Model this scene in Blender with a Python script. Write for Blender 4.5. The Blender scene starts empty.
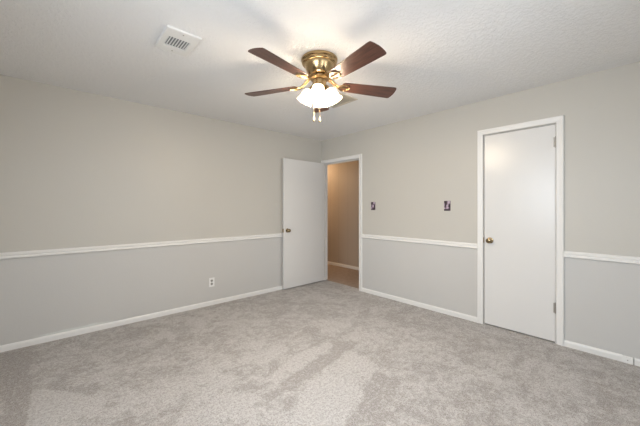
import bpy, bmesh, math, random
from mathutils import Vector, Matrix

random.seed(7)
D = bpy.data
SC = bpy.context.scene
COL = SC.collection
PI = math.pi
R = math.radians

# ------------------------------------------------------------------ camera
# room axes: corner at the origin, left wall is y = 0, right wall is x = 0
cam_d = D.cameras.new('camera')
cam = D.objects.new('camera', cam_d)
COL.objects.link(cam)
cam.location = (-3.4797, -3.8026, 1.2653)
cam.rotation_euler = (R(90), 0, R(-42.1424))
cam_d.sensor_width = 36.0
cam_d.lens = 294.39 / 640 * 36.0
cam_d.shift_y = -(208.09 - 213.0) / 640 * -1.0
cam_d.clip_start = 0.02
SC.camera = cam

# ------------------------------------------------------------------ world, daylight, exposure
SC.view_settings.view_transform = 'Standard'
SC.view_settings.look = 'None'
SC.view_settings.gamma = 1.0
SC.view_settings.use_curve_mapping = False
SC.view_settings.exposure = 0.03
try:
    SC.cycles.use_denoising = True
    SC.cycles.max_bounces = 10
    SC.cycles.diffuse_bounces = 6
    SC.cycles.sample_clamp_indirect = 6.0
except Exception:
    pass

w = D.worlds.new('sky')
SC.world = w
w.use_nodes = True
bg = w.node_tree.nodes['Background']
bg.inputs[0].default_value = (0.62, 0.78, 1.0, 1)
bg.inputs[1].default_value = 1.0


def area(name, loc, rot, sx, sy, power, color):
    l = D.lights.new(name, 'AREA')
    l.shape = 'RECTANGLE'
    l.size, l.size_y = sx, sy
    l.energy = power
    l.color = color
    o = D.objects.new(name, l)
    COL.objects.link(o)
    o.location = loc
    o.rotation_euler = rot
    return o


# area lamps for daylight at two unseen windows; the second is added fill
area('daylight_back', (-4.36, -2.85, 1.50), (0, R(-54), 0), 1.25, 1.7, 74, (0.85, 0.925, 1.0))
area('daylight_fill', (-2.15, -4.52, 1.50), (R(55), 0, 0), 1.7, 1.25, 36, (0.85, 0.925, 1.0))
HALL_LAMP = 33.0
SHADE_GLOW = 2.2
BULB_GLOW = 620.0


# ------------------------------------------------------------------ helpers
def tag(o, label=None, cat=None, group=None, kind=None):
    if label: o['label'] = label
    if cat: o['category'] = cat
    if group: o['group'] = group
    if kind: o['kind'] = kind
    return o


def empty(name, loc=(0, 0, 0), rot=(0, 0, 0)):
    o = D.objects.new(name, None)
    COL.objects.link(o)
    o.location = loc
    o.rotation_euler = rot
    o.empty_display_size = 0.05
    return o


def obj(name, bm, mat, parent=None, smooth=False, recalc=True, mats=None):
    if recalc:
        bmesh.ops.recalc_face_normals(bm, faces=bm.faces[:])
    me = D.meshes.new(name)
    bm.to_mesh(me)
    bm.free()
    for m in (mats or [mat]):
        me.materials.append(m)
    if smooth:
        for p in me.polygons:
            p.use_smooth = True
        try:
            me.set_sharp_from_angle(angle=R(38))
        except Exception:
            pass
    o = D.objects.new(name, me)
    COL.objects.link(o)
    if parent: o.parent = parent
    return o


def box(bm, x0, x1, y0, y1, z0, z1, bevel=0.0, seg=2, mi=0):
    vs = [bm.verts.new(p) for p in ((x0, y0, z0), (x1, y0, z0), (x1, y1, z0), (x0, y1, z0),
                                    (x0, y0, z1), (x1, y0, z1), (x1, y1, z1), (x0, y1, z1))]
    fs = [bm.faces.new([vs[i] for i in f]) for f in
          ((0, 3, 2, 1), (4, 5, 6, 7), (0, 1, 5, 4), (1, 2, 6, 5), (2, 3, 7, 6), (3, 0, 4, 7))]
    for f in fs: f.material_index = mi
    if bevel > 0:
        es = list({e for f in fs for e in f.edges})
        bmesh.ops.bevel(bm, geom=es, offset=bevel, segments=seg, affect='EDGES', profile=0.5)
    return vs


def lathe(bm, prof, n=48, M=None, cap=True):
    """prof: (radius, z) pairs revolved about z, then moved by M"""
    M = M or Matrix.Identity(4)
    rings = []
    for r, z in prof:
        if r < 1e-6:
            rings.append([bm.verts.new(M @ Vector((0, 0, z)))])
        else:
            rings.append([bm.verts.new(M @ Vector((r * math.cos(2 * PI * i / n), r * math.sin(2 * PI * i / n), z)))
                          for i in range(n)])
    for a, b in zip(rings, rings[1:]):
        for i in range(n):
            j = (i + 1) % n
            if len(a) == 1 and len(b) == 1: continue
            if len(a) == 1: bm.faces.new((a[0], b[i], b[j]))
            elif len(b) == 1: bm.faces.new((a[i], b[0], a[j]))
            else: bm.faces.new((a[i], b[i], b[j], a[j]))
    if cap:
        for rg in (rings[0], rings[-1]):
            if len(rg) > 2: bm.faces.new(rg)


def tube(bm, pts, rad, n=10, closed=False, cap=True):
    pts = [Vector(p) for p in pts]
    N = len(pts)
    rads = rad if isinstance(rad, (list, tuple)) else [rad] * N
    rings = []
    up = None
    for i, p in enumerate(pts):
        a = pts[(i - 1) % N] if (closed or i > 0) else p
        b = pts[(i + 1) % N] if (closed or i < N - 1) else p
        t = (b - a).normalized()
        if up is None:
            up = Vector((0, 0, 1)) if abs(t.z) < 0.9 else Vector((1, 0, 0))
        s_ = t.cross(up).normalized()
        up = s_.cross(t).normalized()
        rings.append([bm.verts.new(p + rads[i] * (math.cos(2 * PI * k / n) * s_ + math.sin(2 * PI * k / n) * up))
                      for k in range(n)])
    pairs = list(zip(rings, rings[1:])) + ([(rings[-1], rings[0])] if closed else [])
    for a, b in pairs:
        for k in range(n):
            bm.faces.new((a[k], b[k], b[(k + 1) % n], a[(k + 1) % n]))
    if cap and not closed:
        bm.faces.new(rings[0]); bm.faces.new(rings[-1])


def prism(bm, prof, fn, a, b):
    """closed profile of 2-D points, fn(p, t) -> 3-D, extruded from t=a to t=b"""
    A = [bm.verts.new(fn(p, a)) for p in prof]
    B = [bm.verts.new(fn(p, b)) for p in prof]
    n = len(prof)
    for i in range(n):
        j = (i + 1) % n
        bm.faces.new((A[i], A[j], B[j], B[i]))
    bm.faces.new(A); bm.faces.new(B[::-1])


def wall_mesh(bm, fn, us, vs, holes, th):
    """slab on a grid of (u, v) cuts with open cells; fn(u, v, d) -> 3-D, d = 0 room face, th = far face"""
    def open_cell(i, j):
        if i < 0 or j < 0 or i >= len(us) - 1 or j >= len(vs) - 1: return True
        u = (us[i] + us[i + 1]) / 2; v = (vs[j] + vs[j + 1]) / 2
        return any(h[0] < u < h[1] and h[2] < v < h[3] for h in holes)
    cache = {}
    def V(i, j, d):
        k = (i, j, d)
        if k not in cache: cache[k] = bm.verts.new(fn(us[i], vs[j], d * th))
        return cache[k]
    for i in range(len(us) - 1):
        for j in range(len(vs) - 1):
            if open_cell(i, j): continue
            bm.faces.new((V(i, j, 0), V(i + 1, j, 0), V(i + 1, j + 1, 0), V(i, j + 1, 0)))
            bm.faces.new((V(i, j, 1), V(i, j + 1, 1), V(i + 1, j + 1, 1), V(i + 1, j, 1)))
            for di, dj, a, b in ((-1, 0, (i, j), (i, j + 1)), (1, 0, (i + 1, j), (i + 1, j + 1)),
                                 (0, -1, (i, j), (i + 1, j)), (0, 1, (i, j + 1), (i + 1, j + 1))):
                if open_cell(i + di, j + dj):
                    bm.faces.new((V(*a, 0), V(*b, 0), V(*b, 1), V(*a, 1)))


# ------------------------------------------------------------------ materials
def new_mat(name):
    m = D.materials.new(name)
    m.use_nodes = True
    nt = m.node_tree
    return m, nt, nt.nodes['Principled BSDF']


def pbr(name, col, rough=0.5, metal=0.0, spec=0.5, bump=None, var=0.0, var_scale=8.0):
    m, nt, b = new_mat(name)
    b.inputs['Base Color'].default_value = (*col, 1)
    b.inputs['Roughness'].default_value = rough
    b.inputs['Metallic'].default_value = metal
    b.inputs['Specular IOR Level'].default_value = spec
    tc = nt.nodes.new('ShaderNodeTexCoord')
    if var:
        n = nt.nodes.new('ShaderNodeTexNoise')
        n.inputs['Scale'].default_value = var_scale
        nt.links.new(tc.outputs['Object'], n.inputs['Vector'])
        mx = nt.nodes.new('ShaderNodeMix'); mx.data_type = 'RGBA'
        mx.inputs[6].default_value = (*[c * (1 - var) for c in col], 1)
        mx.inputs[7].default_value = (*[min(1, c * (1 + var)) for c in col], 1)
        nt.links.new(n.outputs['Fac'], mx.inputs[0])
        nt.links.new(mx.outputs[2], b.inputs['Base Color'])
    if bump:
        sc, st, dist = bump
        n = nt.nodes.new('ShaderNodeTexNoise')
        n.inputs['Scale'].default_value = sc
        n.inputs['Detail'].default_value = 3
        nt.links.new(tc.outputs['Object'], n.inputs['Vector'])
        bp = nt.nodes.new('ShaderNodeBump')
        bp.inputs['Strength'].default_value = st
        bp.inputs['Distance'].default_value = dist
        nt.links.new(n.outputs['Fac'], bp.inputs['Height'])
        nt.links.new(bp.outputs['Normal'], b.inputs['Normal'])
    return m


def math_node(nt, op, a=None, b=None, clamp=False):
    n = nt.nodes.new('ShaderNodeMath'); n.operation = op; n.use_clamp = clamp
    for i, v in enumerate((a, b)):
        if v is None: continue
        if isinstance(v, (int, float)): n.inputs[i].default_value = v
        else: nt.links.new(v, n.inputs[i])
    return n.outputs[0]


def smooth(nt, val, lo, hi, a=0.0, b=1.0):
    n = nt.nodes.new('ShaderNodeMapRange'); n.interpolation_type = 'SMOOTHSTEP'
    nt.links.new(val, n.inputs[0])
    for i, v in enumerate((lo, hi, a, b)): n.inputs[1 + i].default_value = v
    return n.outputs[0]


def mix_col(nt, fac, a, b):
    n = nt.nodes.new('ShaderNodeMix'); n.data_type = 'RGBA'
    if isinstance(fac, (int, float)): n.inputs[0].default_value = fac
    else: nt.links.new(fac, n.inputs[0])
    for i, v in ((6, a), (7, b)):
        if isinstance(v, tuple): n.inputs[i].default_value = (*v, 1)
        else: nt.links.new(v, n.inputs[i])
    return n.outputs[2]


def noise(nt, vec, scale, detail=2.0, rough=0.5, dist=0.0):
    n = nt.nodes.new('ShaderNodeTexNoise')
    nt.links.new(vec, n.inputs['Vector'])
    n.inputs['Scale'].default_value = scale
    n.inputs['Detail'].default_value = detail
    n.inputs['Roughness'].default_value = rough
    n.inputs['Distortion'].default_value = dist
    return n.outputs['Fac']


UPPER = (0.542, 0.526, 0.487)
LOWER = (0.560, 0.555, 0.542)


def wall_paint(name, touch_up=False):
    """two-tone eggshell wall paint: warm greige above the chair rail, cooler grey below"""
    m, nt, b = new_mat(name)
    geo = nt.nodes.new('ShaderNodeNewGeometry')
    sep = nt.nodes.new('ShaderNodeSeparateXYZ')
    nt.links.new(geo.outputs['Position'], sep.inputs[0])
    z = sep.outputs['Z']
    up = smooth(nt, z, 0.843, 0.845)
    col = mix_col(nt, up, LOWER, UPPER)
    big = noise(nt, geo.outputs['Position'], 1.3, 3)
    col = mix_col(nt, math_node(nt, 'MULTIPLY', smooth(nt, big, 0.35, 0.7), 0.10), col, (0.50, 0.48, 0.45))
    if touch_up:
        # a brushed touch-up of paler paint just above the baseboard
        wob = math_node(nt, 'MULTIPLY', noise(nt, geo.outputs['Position'], 9, 2), 0.035)
        zz = math_node(nt, 'ADD', z, wob)
        x = sep.outputs['X']
        k = math_node(nt, 'MULTIPLY', smooth(nt, zz, 0.085, 0.103, 1, 0), smooth(nt, x, -3.64, -3.52))
        k = math_node(nt, 'MULTIPLY', k, smooth(nt, x, -3.12, -2.95, 1, 0))
        col = mix_col(nt, math_node(nt, 'MULTIPLY', k, 0.95), col, (0.66, 0.68, 0.66))
    nt.links.new(col, b.inputs['Base Color'])
    b.inputs['Roughness'].default_value = 0.42
    b.inputs['Specular IOR Level'].default_value = 0.35
    bp = nt.nodes.new('ShaderNodeBump')
    bp.inputs['Strength'].default_value = 0.25
    bp.inputs['Distance'].default_value = 0.002
    nt.links.new(noise(nt, geo.outputs['Position'], 55, 3), bp.inputs['Height'])
    nt.links.new(bp.outputs['Normal'], b.inputs['Normal'])
    return m


M_WALL_L = wall_paint('paint_left', True)
M_WALL = wall_paint('paint_wall')

# ceiling: cool white with a knock-down texture
M_CEIL, nt, b = new_mat('ceiling_texture')
geo = nt.nodes.new('ShaderNodeNewGeometry')
b.inputs['Base Color'].default_value = (0.84, 0.845, 0.85, 1)
b.inputs['Roughness'].default_value = 0.8
b.inputs['Specular IOR Level'].default_value = 0.2
h1 = smooth(nt, noise(nt, geo.outputs['Position'], 42, 4, 0.6, 0.5), 0.42, 0.6)
bp = nt.nodes.new('ShaderNodeBump')
bp.inputs['Strength'].default_value = 0.55
bp.inputs['Distance'].default_value = 0.004
nt.links.new(h1, bp.inputs['Height'])
nt.links.new(bp.outputs['Normal'], b.inputs['Normal'])

# carpet: greige cut pile, brushed light and dark
M_CARPET, nt, b = new_mat('carpet_pile')
geo = nt.nodes.new('ShaderNodeNewGeometry')
P = geo.outputs['Position']
at = nt.nodes.new('ShaderNodeAttribute'); at.attribute_name = 'nap'
n_mid = noise(nt, P, 4.2, 5, 0.62, 0.7)
n_small = noise(nt, P, 15, 4, 0.62, 0.3)
n_big = noise(nt, P, 1.1, 3, 0.5, 0.4)
fine = noise(nt, P, 105, 3, 0.7)
speck = noise(nt, P, 240, 2, 0.6)
t = at.outputs['Fac']
for nn, k in ((n_mid, 3.0), (n_small, 2.8), (n_big, 0.9), (fine, 1.3)):
    t = math_node(nt, 'ADD', t, math_node(nt, 'MULTIPLY', math_node(nt, 'SUBTRACT', nn, 0.5), k))
grain = noise(nt, P, 48, 2, 0.6)
nap = smooth(nt, t, -0.58, 0.55)
col = mix_col(nt, nap, (0.300, 0.277, 0.262), (0.490, 0.474, 0.463))
col = mix_col(nt, smooth(nt, fine, 0.34, 0.54, 0.8, 0.0), col, (0.20, 0.176, 0.16))
col = mix_col(nt, smooth(nt, grain, 0.36, 0.50, 0.34, 0.0), col, (0.22, 0.20, 0.185))
col = mix_col(nt, smooth(nt, grain, 0.52, 0.66, 0.0, 0.32), col, (0.66, 0.64, 0.62))
col = mix_col(nt, smooth(nt, speck, 0.48, 0.66, 0.0, 0.7), col, (0.66, 0.63, 0.61))
nt.links.new(col, b.inputs['Base Color'])
b.inputs['Roughness'].default_value = 0.95
b.inputs['Specular IOR Level'].default_value = 0.1
b.inputs['Sheen Weight'].default_value = 0.15
bp = nt.nodes.new('ShaderNodeBump')
bp.inputs['Strength'].default_value = 0.7
bp.inputs['Distance'].default_value = 0.008
nt.links.new(fine, bp.inputs['Height'])
nt.links.new(bp.outputs['Normal'], b.inputs['Normal'])

M_TRIM = pbr('white_trim_enamel', (0.765, 0.76, 0.745), 0.35, bump=(18, 0.05, 0.002))
M_DOOR = pbr('white_door_enamel', (0.715, 0.71, 0.70), 0.28, bump=(7, 0.06, 0.004))
M_VENT = pbr('white_vent_enamel', (0.78, 0.78, 0.77), 0.4, var=0.02)
M_DARK = pbr('dark_recess', (0.23, 0.235, 0.25), 0.8, var=0.1)
M_BLACK = pbr('black_gap', (0.02, 0.02, 0.02), 0.8, var=0.1)
M_GRILLE = pbr('beige_grille_enamel', (0.60, 0.555, 0.475), 0.5, var=0.04)
M_BRASS = pbr('antique_brass', (0.52, 0.37, 0.19), 0.25, 1.0, bump=(60, 0.04, 0.001), var=0.12, var_scale=14)
M_BRASS_D = pbr('aged_brass', (0.32, 0.22, 0.11), 0.30, 1.0, var=0.15, var_scale=20)
M_KNOB = pbr('polished_brass', (0.36, 0.27, 0.155), 0.16, 1.0, var=0.1, var_scale=30)
M_STEEL = pbr('painted_hinge_steel', (0.38, 0.36, 0.33), 0.35, 0.6, var=0.08, var_scale=40)
M_PLASTIC = pbr('white_plastic', (0.80, 0.80, 0.79), 0.35, var=0.02)
M_PORC = pbr('ivory_pull', (0.82, 0.76, 0.62), 0.3, var=0.04)
M_HALL = None
M_LOUVER = M_VENT

# mahogany blade
M_BLADE, nt, b = new_mat('mahogany_veneer')
tc = nt.nodes.new('ShaderNodeTexCoord')
mp = nt.nodes.new('ShaderNodeMapping')
mp.inputs['Scale'].default_value = (2.5, 26, 26)
nt.links.new(tc.outputs['Object'], mp.inputs['Vector'])
g = noise(nt, mp.outputs['Vector'], 2.2, 5, 0.6, 0.8)
col = mix_col(nt, smooth(nt, g, 0.3, 0.7), (0.050, 0.021, 0.015), (0.110, 0.046, 0.032))
nt.links.new(col, b.inputs['Base Color'])
b.inputs['Roughness'].default_value = 0.32
b.inputs['Specular IOR Level'].default_value = 0.5

# hallway: painted wood panelling with vertical grooves
M_HALL, nt, b = new_mat('hall_panelling')
geo = nt.nodes.new('ShaderNodeNewGeometry')
sep = nt.nodes.new('ShaderNodeSeparateXYZ')
nt.links.new(geo.outputs['Position'], sep.inputs[0])
fr = math_node(nt, 'FRACT', math_node(nt, 'MULTIPLY', sep.outputs['Y'], 1 / 0.27))
gr = smooth(nt, math_node(nt, 'ABSOLUTE', math_node(nt, 'SUBTRACT', fr, 0.5)), 0.0, 0.03, 1, 0)
col = mix_col(nt, math_node(nt, 'MULTIPLY', gr, 0.45), (0.44, 0.39, 0.335), (0.27, 0.23, 0.19))
nt.links.new(col, b.inputs['Base Color'])
b.inputs['Roughness'].default_value = 0.5

# frosted glass of the lit lamp shades
M_SHADE, nt, b = new_mat('lit_frosted_glass')
b.inputs['Base Color'].default_value = (0.95, 0.92, 0.86, 1)
b.inputs['Roughness'].default_value = 0.4
b.inputs['Emission Color'].default_value = (1.0, 0.815, 0.59, 1)
b.inputs['Emission Strength'].default_value = SHADE_GLOW
tr = nt.nodes.new('ShaderNodeBsdfTransparent')
mx = nt.nodes.new('ShaderNodeMixShader')
tc = nt.nodes.new('ShaderNodeTexCoord')
sep = nt.nodes.new('ShaderNodeSeparateXYZ')
nt.links.new(tc.outputs['Object'], sep.inputs[0])
nt.links.new(smooth(nt, sep.outputs['Z'], -0.085, -0.030, 0.22, 0.86), mx.inputs[0])   # neck made more opaque to dim lamp light on the ceiling close above
nt.links.new(tr.outputs[0], mx.inputs[1]); nt.links.new(b.outputs[0], mx.inputs[2])
nt.links.new(mx.outputs[0], nt.nodes['Material Output'].inputs['Surface'])

# window glass
M_GLASS = D.materials.new('window_glass')
M_GLASS.use_nodes = True
nt = M_GLASS.node_tree
nt.nodes.remove(nt.nodes['Principled BSDF'])
tr = nt.nodes.new('ShaderNodeBsdfTransparent')
gl = nt.nodes.new('ShaderNodeBsdfGlossy'); gl.inputs['Roughness'].default_value = 0.02
fr = nt.nodes.new('ShaderNodeFresnel'); fr.inputs['IOR'].default_value = 1.45
mx = nt.nodes.new('ShaderNodeMixShader')
nt.links.new(fr.outputs[0], mx.inputs[0]); nt.links.new(tr.outputs[0], mx.inputs[1]); nt.links.new(gl.outputs[0], mx.inputs[2])
nt.links.new(mx.outputs[0], nt.nodes['Material Output'].inputs['Surface'])

# ------------------------------------------------------------------ room shell
H = 2.44
XB, YF = -4.15, -4.30          # the two walls behind the camera
HX = 1.12                      # hallway far wall
D1 = (-0.853, -0.020, 0.0, 2.030)      # open doorway in the right wall (y0, y1, z0, z1)
D2 = (-3.241, -2.620, 0.0, 2.057)      # closet doorway

PATCH = {
'trap+' : [(-3.587, -0.929), (-3.387, -1.184), (-3.238, -1.403), (-3.266, -1.532), (-3.424, -1.448), (-3.508, -1.514), (-3.596, -1.433)] ,
'band-' : [(-3.51, -0.887), (-3.368, -1.111), (-3.242, -1.146), (-3.196, -1.267), (-3.323, -1.271), (-3.472, -1.063)] ,
'left-' : [(-3.824, -0.048), (-3.636, -0.121), (-3.626, -0.605), (-3.587, -0.929), (-3.592, -1.437), (-3.706, -1.334)] ,
'scr+' : [(-3.788, -0.44), (-3.735, -0.43), (-3.727, -0.476), (-3.784, -0.49)] ,
'l1+' : [(-2.651, -1.836), (-2.529, -1.931), (-2.42, -2.116), (-2.521, -2.207), (-2.677, -2.159), (-2.748, -2.037)] ,
'strip+' : [(-2.296, -1.917), (-1.884, -1.779), (-1.55, -1.769), (-1.558, -1.872), (-1.986, -1.973), (-2.312, -2.035)] ,
'dstrip-' : [(-2.586, -2.098), (-2.325, -2.055), (-1.927, -1.965), (-1.489, -1.908), (-1.464, -2.01), (-1.966, -2.107), (-2.312, -2.157), (-2.553, -2.177)] ,
'big+' : [(-2.243, -2.234), (-1.955, -2.118), (-1.58, -2.031), (-1.498, -2.199), (-1.634, -2.389), (-1.952, -2.498), (-2.171, -2.582), (-2.301, -2.626), (-2.489, -2.455)] ,
'rd-' : [(-1.617, -2.404), (-1.589, -2.591), (-2.091, -2.816), (-2.267, -2.656)] ,
'b1-' : [(-2.355, -2.161), (-2.259, -2.233), (-2.323, -2.336), (-2.409, -2.283)] ,
'b2-' : [(-1.496, -1.373), (-1.38, -1.513), (-1.54, -1.63), (-1.636, -1.513)] ,
'b3-' : [(-1.472, -1.84), (-1.354, -1.975), (-1.494, -2.06), (-1.586, -1.976)] ,
'b4-' : [(-2.173, -1.721), (-2.1, -1.744), (-2.216, -1.918), (-2.282, -1.895)] ,
'lw+' : [(-3.204, -1.434), (-2.899, -1.406), (-2.556, -1.574), (-2.45, -1.777), (-2.764, -1.833), (-3.088, -1.729)] ,
'l5+' : [(-2.232, -1.441), (-1.973, -1.523), (-1.917, -1.677), (-2.226, -1.715), (-2.343, -1.567)] ,
}


def inside(poly, x, y):
    c = False
    n = len(poly)
    for i in range(n):
        x1, y1 = poly[i]; x2, y2 = poly[(i + 1) % n]
        if (y1 > y) != (y2 > y) and x < (x2 - x1) * (y - y1) / (y2 - y1) + x1: c = not c
    return c


def make_floor():
    bm = bmesh.new()
    step = 0.03
    nx = int(round((HX + 0.1 - (XB - 0.15)) / step)); ny = int(round((2.6 - (YF - 0.15)) / step))
    g = [[bm.verts.new((XB - 0.15 + i * step, YF - 0.15 + j * step, 0)) for j in range(ny + 1)] for i in range(nx + 1)]
    for i in range(nx):
        for j in range(ny):
            bm.faces.new((g[i][j], g[i + 1][j], g[i + 1][j + 1], g[i][j + 1]))
    # underside so the floor is a slab
    lo = [bm.verts.new((p[0], p[1], -0.08)) for p in (g[0][0].co, g[nx][0].co, g[nx][ny].co, g[0][ny].co)]
    bm.faces.new(lo[::-1])
    bm.verts.ensure_lookup_table()
    vals = []
    amp = {'trap+': 1.0, 'band-': -0.7, 'left-': -0.8, 'scr+': 0.9, 'l1+': 0.6, 'strip+': 0.6, 'dstrip-': -0.7,
           'big+': 0.6, 'rd-': -0.5, 'b1-': -0.6, 'b2-': -0.6, 'b3-': -0.6, 'b4-': -0.5, 'lw+': 0.45, 'l5+': 0.35}
    for v in bm.verts:
        x, y = v.co.x, v.co.y
        a = 0.0
        for k, poly in PATCH.items():
            hit = sum(inside(poly, x + dx, y + dy) for dx, dy in ((0, 0), (.015, 0), (-.015, 0), (0, .015), (0, -.015))) / 5
            a += amp[k] * hit
        vals.append(a * 1.05)
    o = obj('floor', bm, M_CARPET, recalc=False)
    at = o.data.attributes.new('nap', 'FLOAT', 'POINT')
    at.data.foreach_set('value', vals)
    tag(o, 'greige cut-pile carpet with lighter and darker brushed patches', 'floor', kind='structure')


make_floor()

bm = bmesh.new()
box(bm, 0.075, HX, YF, 2.5, -0.02, 0.004)
tag(obj('floor_hall', bm, pbr('hall_carpet', (0.33, 0.265, 0.22), 0.95, spec=0.1, bump=(70, 0.5, 0.006), var=0.22, var_scale=18)),
    'tan hallway floor beyond the open doorway', 'floor', kind='structure')

bm = bmesh.new()
box(bm, XB - 0.15, HX + 0.1, YF - 0.15, 2.6, H, H + 0.1)
tag(obj('ceiling', bm, M_CEIL), 'white knockdown-textured ceiling above the fan', 'ceiling', kind='structure')

bm = bmesh.new()
wall_mesh(bm, lambda u, v, d: (u, d, v), [XB - 0.15, 0.0], [0, H], [], 0.12)
tag(obj('wall_left', bm, M_WALL_L), 'long left wall, greige above and grey below the white rail', 'wall', kind='structure')

SW = [(-1.122, 1.296), (-2.219, 1.2925)]       # the two patterned plates on the right wall
bm = bmesh.new()
wall_mesh(bm, lambda u, v, d: (d, u, v), [YF - 0.15, D2[0], D2[1], D1[0], D1[1], 0.12], [0, D1[3], D2[3], H], [D1, D2], 0.12)
tag(obj('wall_right', bm, M_WALL), 'right wall with the open doorway and the closed white door', 'wall', kind='structure')

W1 = (-3.7, -2.0, 0.90, 2.10)
bm = bmesh.new()
wall_mesh(bm, lambda u, v, d: (XB - d, u, v), [YF - 0.15, W1[0], W1[1], 0.0], [0, W1[2], W1[3], H], [W1], 0.12)
tag(obj('wall_back', bm, M_WALL), 'wall behind the viewer on the left, with a window', 'wall', kind='structure')
W2 = (-3.0, -1.3, 0.90, 2.10)
bm = bmesh.new()
wall_mesh(bm, lambda u, v, d: (u, YF - d, v), [XB, W2[0], W2[1], 0.0], [0, W2[2], W2[3], H], [W2], 0.12)
tag(obj('wall_front', bm, M_WALL), 'wall behind the viewer on the right, with an added window for fill light', 'wall', kind='structure')

# hallway shell
bm = bmesh.new()
box(bm, HX, HX + 0.1, YF - 0.15, 2.6, 0, H)
tag(obj('wall_hall', bm, M_HALL), 'tan panelled hallway wall seen through the open doorway', 'wall', kind='structure')
bm = bmesh.new()
box(bm, 0.12, HX, 2.5, 2.6, 0, H)
tag(obj('wall_hall_end', bm, M_HALL), 'end wall of the hallway behind the open doorway', 'wall', kind='structure')
bm = bmesh.new()
box(bm, 0.0, HX, YF - 0.15, YF - 0.05, 0, H)
tag(obj('wall_hall_near', bm, M_HALL), 'near end wall of the hallway behind the closed door', 'wall', kind='structure')
bm = bmesh.new()
box(bm, 0.0, 0.12, 0.12, 2.6, 0, H)
tag(obj('wall_hall_side', bm, M_HALL), 'hallway side wall beyond the open doorway', 'wall', kind='structure')


def window(n, fn, rect, label):
    u0, u1, v0, v1 = rect
    root = empty('window_%d' % n)
    tag(root, label, 'window', kind='structure')
    bm = bmesh.new()
    def b2(a0, a1, c0, c1, d0, d1, bev=0.004):
        p = [fn(a0, c0, d0), fn(a1, c1, d1)]
        lo = [min(p[0][i], p[1][i]) for i in range(3)]; hi = [max(p[0][i], p[1][i]) for i in range(3)]
        box(bm, lo[0], hi[0], lo[1], hi[1], lo[2], hi[2], bev)
    f = 0.045
    for a in ((u0, u0 + f, v0, v1), (u1 - f, u1, v0, v1), (u0 + f, u1 - f, v0, v0 + f), (u0 + f, u1 - f, v1 - f, v1)):
        b2(*a, 0.045, 0.105)
    um = (u0 + u1) / 2
    b2(um - 0.025, um + 0.025, v0 + f, v1 - f, 0.05, 0.10)
    obj('window_frame', bm, M_TRIM, root)
    bm = bmesh.new()
    b2(u0 + f, um - 0.025, v0 + f, v1 - f, 0.072, 0.078, 0)
    b2(um + 0.025, u1 - f, v0 + f, v1 - f, 0.072, 0.078, 0)
    obj('glass_pane', bm, M_GLASS, root)
    bm = bmesh.new()
    b2(u0 - 0.06, u1 + 0.06, v0 - 0.03, v0, -0.04, 0.045, 0.005)
    obj('window_sill', bm, M_TRIM, root)


window(1, lambda u, v, d: (XB - d, u, v), W1, 'white framed two-light window in the wall behind on the left')
window(2, lambda u, v, d: (u, YF - d, v), W2, 'added white framed two-light window for fill light, in the wall behind on the right')  # unseen window, added to fill light onto the left wall

# ------------------------------------------------------------------ trim
BASE = [(0, 0), (0.013, 0), (0.013, 0.040), (0.010, 0.050), (0.005, 0.056), (0, 0.057)]
RAIL = [(0, 0.814), (0.011, 0.814), (0.019, 0.819), (0.021, 0.826), (0.018, 0.833), (0.010, 0.837), (0.009, 0.841),
        (0.014, 0.845), (0.015, 0.858), (0.010, 0.868), (0.004, 0.873), (0, 0.873)]
on_left = lambda p, t: (t, -p[0], p[1])
on_right = lambda p, t: (-p[0], t, p[1])


def run(name, prof, fn, a, b, label, cat):
    bm = bmesh.new()
    prism(bm, prof, fn, a, b)
    o = obj(name, bm, M_TRIM, smooth=False)
    return tag(o, label, cat, kind='structure')


run('baseboard_left', BASE, on_left, XB, 0.0, 'white baseboard along the left wall', 'baseboard')
run('trim_3', RAIL, on_left, XB, -0.0, 'white chair rail along the left wall', 'trim')
run('trim_4', RAIL, on_right, D2[1] + 0.060, D1[0] - 0.061, 'white chair rail between the open doorway and the closed door', 'trim')
run('trim_5', RAIL, on_right, YF, D2[0] - 0.060, 'white chair rail right of the closed door', 'trim')
run('baseboard_right', BASE, on_right, D2[1] + 0.060, D1[0] - 0.061, 'white baseboard between the open doorway and the closed door', 'baseboard')
run('baseboard_right', BASE, on_right, -3.675, D2[0] - 0.060, 'white baseboard from the closed door to the small jack', 'baseboard')
run('baseboard_right', BASE, on_right, YF, -3.744, 'white baseboard at the right edge beyond the small jack', 'baseboard')
run('baseboard_back', BASE, lambda p, t: (XB + p[0], t, p[1]), YF, 0, 'white baseboard on the wall behind on the left', 'baseboard')
run('baseboard_front', BASE, lambda p, t: (t, YF + p[0], p[1]), XB, 0, 'white baseboard on the wall behind on the right', 'baseboard')
run('trim_6', RAIL, lambda p, t: (XB + p[0], t, p[1]), YF, 0, 'white chair rail on the wall behind on the left', 'trim')
run('trim_7', RAIL, lambda p, t: (t, YF + p[0], p[1]), XB, 0, 'white chair rail on the wall behind on the right', 'trim')
BASE_H = [(0, 0), (0.013, 0), (0.013, 0.048), (0.008, 0.062), (0, 0.065)]
run('baseboard_hall', BASE_H, lambda p, t: (HX - p[0], t, p[1]), YF, 2.5, 'white baseboard along the tan hallway wall', 'baseboard')

CASING = [(0.004, 0), (0.004, 0.010), (0.010, 0.013), (0.030, 0.014), (0.046, 0.018), (0.056, 0.019), (0.061, 0.015), (0.062, 0)]


def casing(bm, d, left_scale=1.0):
    y0, y1, z0, z1 = d
    def ring(a, b):
        s = left_scale
        return [(-b, y1 + a * s, 0), (-b, y1 + a * s, z1 + a), (-b, y0 - a, z1 + a), (-b, y0 - a, 0)]
    rows = [[bm.verts.new(p) for p in ring(a, b)] for a, b in CASING]
    n = len(rows)
    for i in range(n):
        A, B = rows[i], rows[(i + 1) % n]
        for k in range(3):
            bm.faces.new((A[k], A[k + 1], B[k + 1], B[k]))
    for k in (0, 3): bm.faces.new([r[k] for r in rows])


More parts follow.
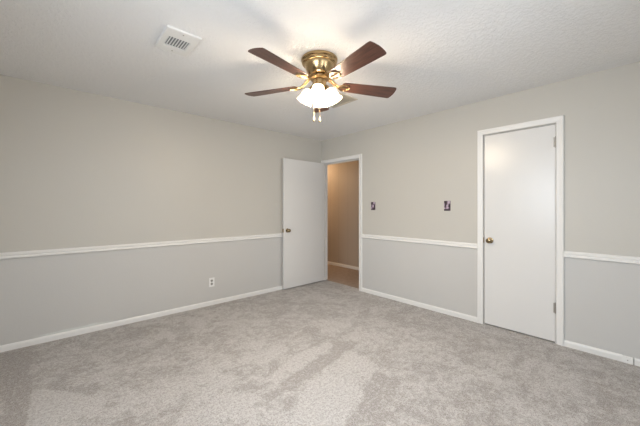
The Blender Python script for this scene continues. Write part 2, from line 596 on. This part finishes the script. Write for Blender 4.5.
def jamb(bm, d, stop):
    y0, y1, z0, z1 = d
    t = 0.004
    box(bm, 0.0, 0.12, y0 - t, y0 + 0.004, 0, z1)
    box(bm, 0.0, 0.12, y1 - 0.004, y1 + t, 0, z1)
    box(bm, 0.0, 0.12, y0, y1, z1 - 0.004, z1 + t)
    s0, s1 = stop
    box(bm, s0, s1, y0, y0 + 0.014, 0, z1, 0.002)
    box(bm, s0, s1, y1 - 0.014, y1, 0, z1, 0.002)
    box(bm, s0, s1, y0 + 0.014, y1 - 0.014, z1 - 0.014, z1, 0.002)


bm = bmesh.new(); casing(bm, D1, 0.29); jamb(bm, D1, (0.040, 0.075))
tag(obj('trim_1', bm, M_TRIM), 'white casing and jambs around the open doorway', 'trim', kind='structure')
bm = bmesh.new(); casing(bm, D2); jamb(bm, D2, (0.045, 0.08))
tag(obj('trim_2', bm, M_TRIM), 'white casing and jambs around the closed door', 'trim', kind='structure')


# ------------------------------------------------------------------ doors
def knob_bm(bm, M):
    lathe(bm, [(0, 0), (0.031, 0), (0.032, 0.003), (0.029, 0.007), (0.016, 0.010), (0.011, 0.014), (0.010, 0.026),
               (0.014, 0.031), (0.023, 0.037), (0.0275, 0.046), (0.027, 0.054), (0.021, 0.061), (0.010, 0.0635), (0, 0.064)], 32, M, cap=False)


def hinge_bm(bm, x, y, z):
    for k in range(3):
        z0 = z - 0.045 + k * 0.0305
        tube(bm, [(x, y, z0), (x, y, z0 + 0.029)], 0.0065, 12)
    tube(bm, [(x, y, z + 0.046), (x, y, z + 0.053)], [0.0045, 0.002], 10)
    tube(bm, [(x, y, z - 0.046), (x, y, z - 0.053)], [0.0045, 0.002], 10)
    box(bm, x - 0.001, x + 0.003, y - 0.014, y + 0.014, z - 0.045, z + 0.046)


def add_knobs(root, y, z, xs):
    for x, sgn in xs:
        bm = bmesh.new()
        knob_bm(bm, Matrix.Translation((x, y, z)) @ Matrix.Rotation(R(90) * sgn, 4, 'Y'))
        obj('door_knob', bm, M_KNOB, root, smooth=True)


# closed closet door: hinged on the right, leaf nearly flush
d2 = empty('door_2', (0, 0, 0))
tag(d2, 'closed plain white slab door with brass knob on its left', 'door', kind='structure')
bm = bmesh.new(); box(bm, 0.006, 0.041, D2[0] + 0.006, D2[1] - 0.0065, 0.012, D2[3] - 0.007, 0.0015)
obj('door_leaf', bm, M_DOOR, d2)
add_knobs(d2, -2.682, 0.918, ((0.006, -1),))
bm = bmesh.new(); box(bm, -0.0015, 0.004, D2[1] - 0.0035, D2[1] + 0.004, 0.889, 0.947, 0.0005)
obj('strike_plate', bm, M_BRASS_D, d2)
for z in (1.883, 0.331):
    bm = bmesh.new(); hinge_bm(bm, -0.004, D2[0] + 0.003, z)
    obj('hinge', bm, M_STEEL, d2, smooth=True)

# open door: hinged on the jamb next to the corner, swung back along the left wall
d1 = empty('door_1', (-0.006, -0.032, 0))
d1.rotation_euler = (0, 0, R(0.6))
tag(d1, 'open plain white slab door swung back against the left wall', 'door', kind='structure')
bm = bmesh.new(); box(bm, -0.850, -0.003, -0.035, 0.0, 0.016, 2.036, 0.0015)
obj('door_leaf', bm, M_DOOR, d1)
for y, rot in ((-0.035, 90), (0.0, -90)):
    bm = bmesh.new()
    M = Matrix.Translation((-0.785, y, 0.918)) @ Matrix.Rotation(R(rot), 4, 'X')
    if rot < 0: M = M @ Matrix.Diagonal((1, 1, 0.38, 1))
    knob_bm(bm, M)
    obj('door_knob', bm, M_KNOB, d1, smooth=True)
bm = bmesh.new(); box(bm, -0.8525, -0.848, -0.030, -0.005, 0.889, 0.947, 0.0005)
box(bm, -0.860, -0.850, -0.023, -0.012, 0.909, 0.927, 0.002)
obj('latch', bm, M_BRASS_D, d1)
for z in (1.85, 0.30):
    bm = bmesh.new(); hinge_bm(bm, 0.0, 0.004, z)
    obj('hinge', bm, M_STEEL, d1, smooth=True)

# ------------------------------------------------------------------ ceiling fan
FX, FY = -1.9268, -2.0790
fan = empty('ceiling_fan', (FX, FY, H))
tag(fan, 'antique brass flush-mount ceiling fan with five mahogany blades and lit glass shades', 'ceiling fan')

bm = bmesh.new()
lathe(bm, [(0, 0), (0.130, 0), (0.140, -0.003), (0.143, -0.010), (0.142, -0.019), (0.134, -0.024), (0.132, -0.027),
           (0.136, -0.031), (0.1375, -0.037), (0.134, -0.044), (0.126, -0.048), (0.118, -0.050), (0, -0.050)], 64, cap=False)
obj('canopy', bm, M_BRASS, fan, smooth=True)
bm = bmesh.new()
lathe(bm, [(0, -0.049), (0.118, -0.049), (0.117, -0.056), (0.112, -0.070), (0.104, -0.092), (0.094, -0.113), (0.084, -0.126),
           (0.070, -0.134), (0.058, -0.138), (0.056, -0.146), (0, -0.146)], 64, cap=False)
obj('motor_housing', bm, M_BRASS, fan, smooth=True)
bm = bmesh.new()
lathe(bm, [(0, -0.145), (0.066, -0.145), (0.073, -0.148), (0.076, -0.153), (0.073, -0.158), (0.068, -0.160), (0.070, -0.164), (0.066, -0.168), (0.050, -0.170), (0, -0.170)], 56, cap=False)
obj('flywheel', bm, M_BRASS_D, fan, smooth=True)
bm = bmesh.new()
lathe(bm, [(0, -0.169), (0.050, -0.169), (0.054, -0.174), (0.054, -0.205), (0.059, -0.210), (0.059, -0.224), (0.053, -0.234), (0.040, -0.245),
           (0.022, -0.252), (0.014, -0.264), (0.009, -0.274), (0, -0.277)], 48, cap=False)
obj('light_kit_hub', bm, M_BRASS, fan, smooth=True)

BZ = 2.2408 - H
TH0 = R(189.957)


def blade_mesh():
    bm = bmesh.new()
    r0, r1 = 0.185, 0.642
    up = []
    for i in range(9):
        t = i / 8
        r = r0 + (0.608 - r0) * t
        hw = 0.053 + 0.0215 * (t ** 0.8)
        up.append((r, hw))
    # rounded outer corner then a shallow arc across the tip
    up[0] = (r0 + 0.010, up[0][1])
    corner = [(0.630, 0.0745), (0.640, 0.0725), (0.645, 0.067)]
    arc = [(0.651, 0.045), (0.6545, 0.022)]
    half = [(r0, 0.040)] + up + corner + arc
    pts = [(r, h) for r, h in half] + [(0.656, 0.0)] + [(r, -h) for r, h in reversed(half)]
    th = 0.006
    T = [bm.verts.new((r, y, th / 2)) for r, y in pts]
    B = [bm.verts.new((r, y, -th / 2)) for r, y in pts]
    n = len(pts)
    bm.faces.new(T); bm.faces.new(B[::-1])
    for i in range(n):
        j = (i + 1) % n
        bm.faces.new((T[i], B[i], B[j], T[j]))
    return bm


def iron_mesh():
    """curved arm from the flywheel ending in an open oval bracket screwed under the blade"""
    bm = bmesh.new()
    for s in (-1, 1):
        tube(bm, [(0.060, 0.010 * s, 0.052), (0.085, 0.012 * s, 0.048), (0.110, 0.012 * s, 0.030), (0.135, 0.011 * s, 0.008),
                  (0.155, 0.010 * s, -0.006), (0.170, 0.009 * s, -0.008)], [0.008, 0.0075, 0.007, 0.007, 0.006, 0.005], 10)
    pts = []
    for k in range(28):
        a = 2 * PI * k / 28
        pts.append((0.205 + 0.045 * math.cos(a), 0.036 * math.sin(a) * (1 + 0.15 * math.cos(a)), -0.0075))
    tube(bm, pts, 0.0052, 8, closed=True)
    tube(bm, [(0.165, 0, -0.007), (0.20, 0, -0.0075), (0.248, 0, -0.007)], [0.009, 0.006, 0.004], 8)
    for (x, y) in ((0.250, 0.0), (0.215, 0.034), (0.215, -0.034)):
        lathe(bm, [(0, -0.0145), (0.004, -0.0140), (0.0065, -0.011), (0.007, -0.004), (0, -0.004)], 12, Matrix.Translation((x, y, 0)), cap=False)
    return bm


bl0 = obj('blade', blade_mesh(), M_BLADE, fan)
ir0 = obj('blade_iron', iron_mesh(), M_BRASS_D, bl0, smooth=True)
for k in range(5):
    if k == 0: bl = bl0
    else:
        bl = bl0.copy(); COL.objects.link(bl); bl.parent = fan
        ir = ir0.copy(); COL.objects.link(ir); ir.parent = bl
    bl.location = (0, 0, BZ)
    bl.rotation_mode = 'XYZ'
    m = Matrix.Rotation(TH0 + k * R(72), 4, 'Z') @ Matrix.Rotation(R(-11.62), 4, 'X')
    bl.rotation_euler = m.to_euler('XYZ')


# four frosted bell shades on short brass arms
def shade_mesh():
    bm = bmesh.new()
    outer = [(0.024, 0.0), (0.030, -0.006), (0.042, -0.020), (0.047, -0.040), (0.049, -0.060), (0.051, -0.078), (0.058, -0.094), (0.067, -0.105)]
    n = 48
    rings = []
    for idx, (r, z) in enumerate(outer):
        t = idx / (len(outer) - 1)
        ring = []
        for i in range(n):
            a = 2 * PI * i / n
            k = 1 + 0.012 * (t ** 3) * math.cos(8 * a)
            ring.append(bm.verts.new((r * k * math.cos(a), r * k * math.sin(a), z - 0.0015 * (t ** 3) * math.cos(8 * a))))
        rings.append(ring)
    for a, b_ in zip(rings, rings[1:]):
        for i in range(n):
            bm.faces.new((a[i], b_[i], b_[(i + 1) % n], a[(i + 1) % n]))
    bm.faces.new(rings[0])
    # frosted inner lens closes the bell a little above its rim, where the bulb fills it
    bmesh.ops.solidify(bm, geom=bm.faces[:], thickness=0.0025)
    return bm


def arm_mesh():
    bm = bmesh.new()
    tube(bm, [(0.045, 0, -0.216), (0.056, 0, -0.212), (0.065, 0, -0.217), (0.069, 0, -0.231)], 0.0075, 12)
    return bm


def socket_mesh():
    bm = bmesh.new()
    lathe(bm, [(0, 0.014), (0.012, 0.014), (0.020, 0.008), (0.026, 0.0), (0.030, -0.008), (0.029, -0.012), (0.0, -0.012)], 24, cap=False)
    return bm


def bulb_mesh():
    bm = bmesh.new()
    lathe(bm, [(0, -0.010), (0.013, -0.012), (0.014, -0.030), (0.020, -0.045), (0.027, -0.060), (0.029, -0.072), (0.025, -0.086), (0.014, -0.095), (0, -0.098)], 24, cap=False)
    return bm


M_BULB = pbr('lit_bulb', (0.9, 0.88, 0.8), 0.4)
nt = M_BULB.node_tree
nt.nodes['Principled BSDF'].inputs['Emission Color'].default_value = (1.0, 0.815, 0.59, 1)
nt.nodes['Principled BSDF'].inputs['Emission Strength'].default_value = BULB_GLOW
sh0 = ar0 = so0 = bu0 = None
for k in range(4):
    az = R(222 + 90 * k)
    if k == 0:
        ar = ar0 = obj('light_arm', arm_mesh(), M_BRASS, fan, smooth=True)
        so = so0 = obj('lamp_socket', socket_mesh(), M_BRASS_D, fan, smooth=True)
        sh = sh0 = obj('lamp_shade', shade_mesh(), M_SHADE, fan, smooth=True)
        bu = bu0 = obj('light_bulb', bulb_mesh(), M_BULB, sh, smooth=True)
    else:
        ar, so, sh, bu = (o.copy() for o in (ar0, so0, sh0, bu0))
        for o in (ar, so, sh, bu): COL.objects.link(o)
        ar.parent = so.parent = sh.parent = fan
        bu.parent = sh
    ar.rotation_euler = (0, 0, az)
    m = Matrix.Rotation(az, 4, 'Z') @ Matrix.Translation((0.071, 0, -0.241)) @ Matrix.Rotation(R(-27), 4, 'Y')
    for o in (so, sh):
        o.location = m.to_translation()
        o.rotation_euler = m.to_euler('XYZ')

# pull chains with small bell pulls
for (px, py_, z0, z1) in ((-0.031, 0.028, -0.225, -0.455), (0.002, -0.002, -0.268, -0.458)):
    bm = bmesh.new()
    n = int((z0 - z1) / 0.006)
    tube(bm, [(px, py_, z0), (px, py_, z1)], 0.0008, 6)
    for i in range(n):
        lathe(bm, [(0, 0.002), (0.0013, 0.0008), (0.0016, 0), (0.0013, -0.0008), (0, -0.002)], 6,
              Matrix.Translation((px, py_, z0 - 0.006 * (i + 0.5))), cap=False)
    ch = obj('pull_chain', bm, M_BRASS_D, fan, smooth=True)
    bm = bmesh.new()
    lathe(bm, [(0, z1 + 0.004), (0.004, z1 + 0.002), (0.0045, z1 - 0.006), (0.0065, z1 - 0.020), (0.0072, z1 - 0.026), (0, z1 - 0.026)], 16, Matrix.Translation((px, py_, 0)), cap=False)
    pb = obj('chain_pull', bm, M_PORC, ch, smooth=True)
    bm = bmesh.new()
    lathe(bm, [(0, z1 - 0.026), (0.0072, z1 - 0.026), (0.0085, z1 - 0.031), (0.006, z1 - 0.038), (0, z1 - 0.039)], 16, Matrix.Translation((px, py_, 0)), cap=False)
    obj('pull_tip', bm, M_BRASS_D, ch, smooth=True)

# ------------------------------------------------------------------ ceiling register
vx0, vx1, vy0, vy1 = -2.940, -2.722, -1.748, -1.428
v = empty('ceiling_vent', ((vx0 + vx1) / 2, (vy0 + vy1) / 2, H))
tag(v, 'white slotted air register on the ceiling left of the fan', 'vent')
hx, hy = (vx1 - vx0) / 2, (vy1 - vy0) / 2
sx0, sx1, sy0, sy1 = -2.905 - v.location.x, -2.760 - v.location.x, -1.648 - v.location.y, -1.514 - v.location.y
bm = bmesh.new()
# sloped flange from ceiling down to the raised face, with an opening for the slots
def rect(x0, x1, y0, y1, z): return [bm.verts.new(p) for p in ((x0, y0, z), (x1, y0, z), (x1, y1, z), (x0, y1, z))]
r0_ = rect(-hx, hx, -hy, hy, 0)
r1_ = rect(-hx, hx, -hy, hy, -0.009)
r2_ = rect(-hx + 0.005, hx - 0.005, -hy + 0.005, hy - 0.005, -0.013)
r3_ = rect(sx0, sx1, sy0, sy1, -0.013)
r4_ = rect(sx0, sx1, sy0, sy1, -0.001)
for A, B in ((r0_, r1_), (r1_, r2_), (r2_, r3_), (r3_, r4_)):
    for i in range(4):
        j = (i + 1) % 4
        bm.faces.new((A[i], A[j], B[j], B[i]))
obj('vent_frame', bm, M_VENT, v)
bm = bmesh.new(); box(bm, sx0, sx1, sy0, sy1, -0.003, -0.0005)
obj('vent_throat', bm, M_DARK, v)
NS = 8
for i in range(NS + 1):
    bm = bmesh.new()
    xc = sx0 + (sx1 - sx0) * i / NS
    w_ = 0.0038
    box(bm, -w_, w_, sy0, sy1, -0.001, 0.001)
    bmesh.ops.rotate(bm, verts=bm.verts[:], cent=(0, 0, 0), matrix=Matrix.Rotation(R(25), 3, 'Y'))
    bmesh.ops.translate(bm, verts=bm.verts[:], vec=(min(max(xc, sx0 + 0.004), sx1 - 0.004), 0, -0.0095))
    obj('louver', bm, M_LOUVER, v)
for y in (-hy + 0.032, hy - 0.032):
    bm = bmesh.new()
    lathe(bm, [(0, -0.0150), (0.004, -0.0145), (0.0055, -0.013), (0, -0.0125)], 12, Matrix.Translation((0, y, 0)), cap=False)
    obj('screw', bm, M_STEEL, v)

# ------------------------------------------------------------------ return grille behind the lamp
gx0, gx1, gy0, gy1 = -1.46, -1.049, -1.727, -1.36
g = empty('ceiling_grille', ((gx0 + gx1) / 2, (gy0 + gy1) / 2, H))
tag(g, 'flat beige rectangular grille on the ceiling partly hidden behind the lit shades', 'grille')
hx, hy = (gx1 - gx0) / 2, (gy1 - gy0) / 2
bm = bmesh.new()
box(bm, -hx, hx, -hy, -hy + 0.028, -0.008, 0, 0.002); box(bm, -hx, hx, hy - 0.028, hy, -0.008, 0, 0.002)
box(bm, -hx, -hx + 0.028, -hy + 0.028, hy - 0.028, -0.008, 0, 0.002); box(bm, hx - 0.028, hx, -hy + 0.028, hy - 0.028, -0.008, 0, 0.002)
obj('grille_frame', bm, M_GRILLE, g)
bm = bmesh.new()
n = 26
for i in range(n):
    y = -hy + 0.030 + (2 * hy - 0.060) * (i + 0.5) / n
    vs = box(bm, -hx + 0.028, hx - 0.028, y - 0.0062, y + 0.0062, -0.0055, -0.004)
    bmesh.ops.rotate(bm, verts=vs, cent=(0, y, -0.0048), matrix=Matrix.Rotation(R(18), 3, 'X'))
box(bm, -hx + 0.028, hx - 0.028, -hy + 0.028, hy - 0.028, -0.0012, -0.0002)
obj('grille_slats', bm, M_GRILLE, g)

# ------------------------------------------------------------------ wall outlet on the left wall
o_ = empty('wall_outlet', (-1.9485, 0, 0.2965))
tag(o_, 'white duplex outlet low on the left wall', 'outlet')
bm = bmesh.new(); box(bm, -0.036, 0.036, -0.006, 0, -0.058, 0.058, 0.0025)
obj('cover_plate', bm, M_PLASTIC, o_)
for z in (0.021, -0.021):
    bm = bmesh.new()
    lathe(bm, [(0.0, 0.0085), (0.014, 0.0085), (0.0165, 0.0075), (0.0165, 0.004), (0, 0.004)], 28,
          Matrix.Translation((0, 0, z)) @ Matrix.Rotation(R(90), 4, 'X'), cap=False)
    rc = obj('receptacle', bm, pbr('receptacle_grey', (0.34, 0.33, 0.32), 0.4, var=0.03) if z > 0 else D.materials['receptacle_grey'], o_)
    bm = bmesh.new()
    for x in (-0.0055, 0.0055): box(bm, x - 0.0012, x + 0.0012, -0.0090, -0.0080, z - 0.001, z + 0.008)
    lathe(bm, [(0.0, 0.009), (0.0024, 0.009), (0.0024, 0.008), (0, 0.008)], 12, Matrix.Translation((0, 0, z - 0.007)) @ Matrix.Rotation(R(90), 4, 'X'), cap=False)
    obj('slots', bm, M_BLACK, rc)
bm = bmesh.new(); lathe(bm, [(0, 0.0075), (0.0025, 0.007), (0.003, 0.006), (0, 0.0055)], 12, Matrix.Rotation(R(90), 4, 'X'), cap=False)
obj('screw', bm, M_STEEL, o_)

# ------------------------------------------------------------------ patterned plates on the right wall
PM = {'D': pbr('plate_black', (0.035, 0.026, 0.032), 0.3, var=0.15, var_scale=60),
      'd': pbr('plate_plum', (0.12, 0.075, 0.11), 0.3, var=0.15, var_scale=60),
      'p': pbr('plate_purple', (0.27, 0.19, 0.28), 0.3, var=0.12, var_scale=60),
      'L': pbr('plate_lavender', (0.48, 0.40, 0.48), 0.3, var=0.1, var_scale=60)}
PK = list(PM)
MAP_A = ["dDDdLLL", "DDDdpLL", "DDDdLpL", "dDDpdDp", "pDdLpDd", "pDpLLDD", "pDpLLDD", "pdpLpDD", "LpdpdDD", "LpddDDD", "dDDDDDD", "dddDDDd"]
MAP_B = ["DDDdLLL", "DDDdLLL", "dDDdLLL", "pDDdLpd", "pDDpLdD", "pDDpLDD", "pDdLpDD", "dDpLLDD", "LdpLLpD", "LppLpdD", "DDDDDDD", "DDDDDDd"]


def plate(yc, zc, rows, label):
    r = empty('wall_plate', (0, yc, zc))
    tag(r, label, 'wall plate', 'patterned plates on the right wall')
    hw, hh, th = 0.0365, 0.058, 0.006
    bm = bmesh.new()
    nc, nr = len(rows[0]), len(rows)
    g_ = [[bm.verts.new((-th, hw - 2 * hw * i / nc, hh - 2 * hh * j / nr)) for i in range(nc + 1)] for j in range(nr + 1)]
    for j in range(nr):
        for i in range(nc):
            f = bm.faces.new((g_[j][i], g_[j][i + 1], g_[j + 1][i + 1], g_[j + 1][i]))
            f.material_index = PK.index(rows[j][i])
    back = [bm.verts.new((0, y, z)) for y, z in ((hw + .002, hh + .002), (-hw - .002, hh + .002), (-hw - .002, -hh - .002), (hw + .002, -hh - .002))]
    edges = [g_[0], [g_[j][nc] for j in range(nr + 1)], g_[nr][::-1], [g_[j][0] for j in range(nr, -1, -1)]]
    for k, e in enumerate(edges):
        f = bm.faces.new(e[::-1] + [back[k], back[(k + 1) % 4]]); f.material_index = 1
    bm.faces.new(back)
    obj('cover_plate', bm, None, r, mats=list(PM.values()))
    bm = bmesh.new()
    box(bm, -0.0075, -0.006, -0.006, 0.006, -0.012, 0.012)
    vs = box(bm, -0.017, -0.006, -0.004, 0.004, -0.004, 0.006, 0.001)
    obj('toggle', bm, PM['L'], r)
    for z in (0.030, -0.030):
        bm = bmesh.new()
        lathe(bm, [(0, 0.0078), (0.0025, 0.0072), (0.0030, 0.006), (0, 0.0055)], 12, Matrix.Translation((0, 0, z)) @ Matrix.Rotation(R(-90), 4, 'Y'), cap=False)
        obj('screw', bm, PM['d'], r)


plate(SW[0][0], SW[0][1], MAP_A, 'dark patterned wall plate just right of the open doorway')
plate(SW[1][0], SW[1][1], MAP_B, 'purple and black patterned wall plate nearer the closed door')

# ------------------------------------------------------------------ small jack set into the right baseboard
j = empty('wall_jack', (0, -3.706, 0.028))
tag(j, 'small white jack box set into the baseboard at the right edge', 'jack')
bm = bmesh.new(); box(bm, -0.021, 0, -0.031, 0.031, -0.027, 0.027, 0.003)
obj('jack_cover', bm, M_PLASTIC, j)
bm = bmesh.new(); lathe(bm, [(0, 0.0225), (0.0035, 0.022), (0.0045, 0.0205), (0, 0.020)], 14, Matrix.Rotation(R(-90), 4, 'Y'), cap=False)
obj('screw', bm, M_STEEL, j)

# ------------------------------------------------------------------ hallway lamp (out of view past the doorway)
hl = D.lights.new('hall_lamp_light', 'POINT')
hl.energy = HALL_LAMP
hl.color = (1.0, 0.65, 0.36)
hl.shadow_soft_size = 0.08
ho = D.objects.new('hall_lamp_light', hl)
COL.objects.link(ho)
ho.location = (0.55, 1.75, 2.2)
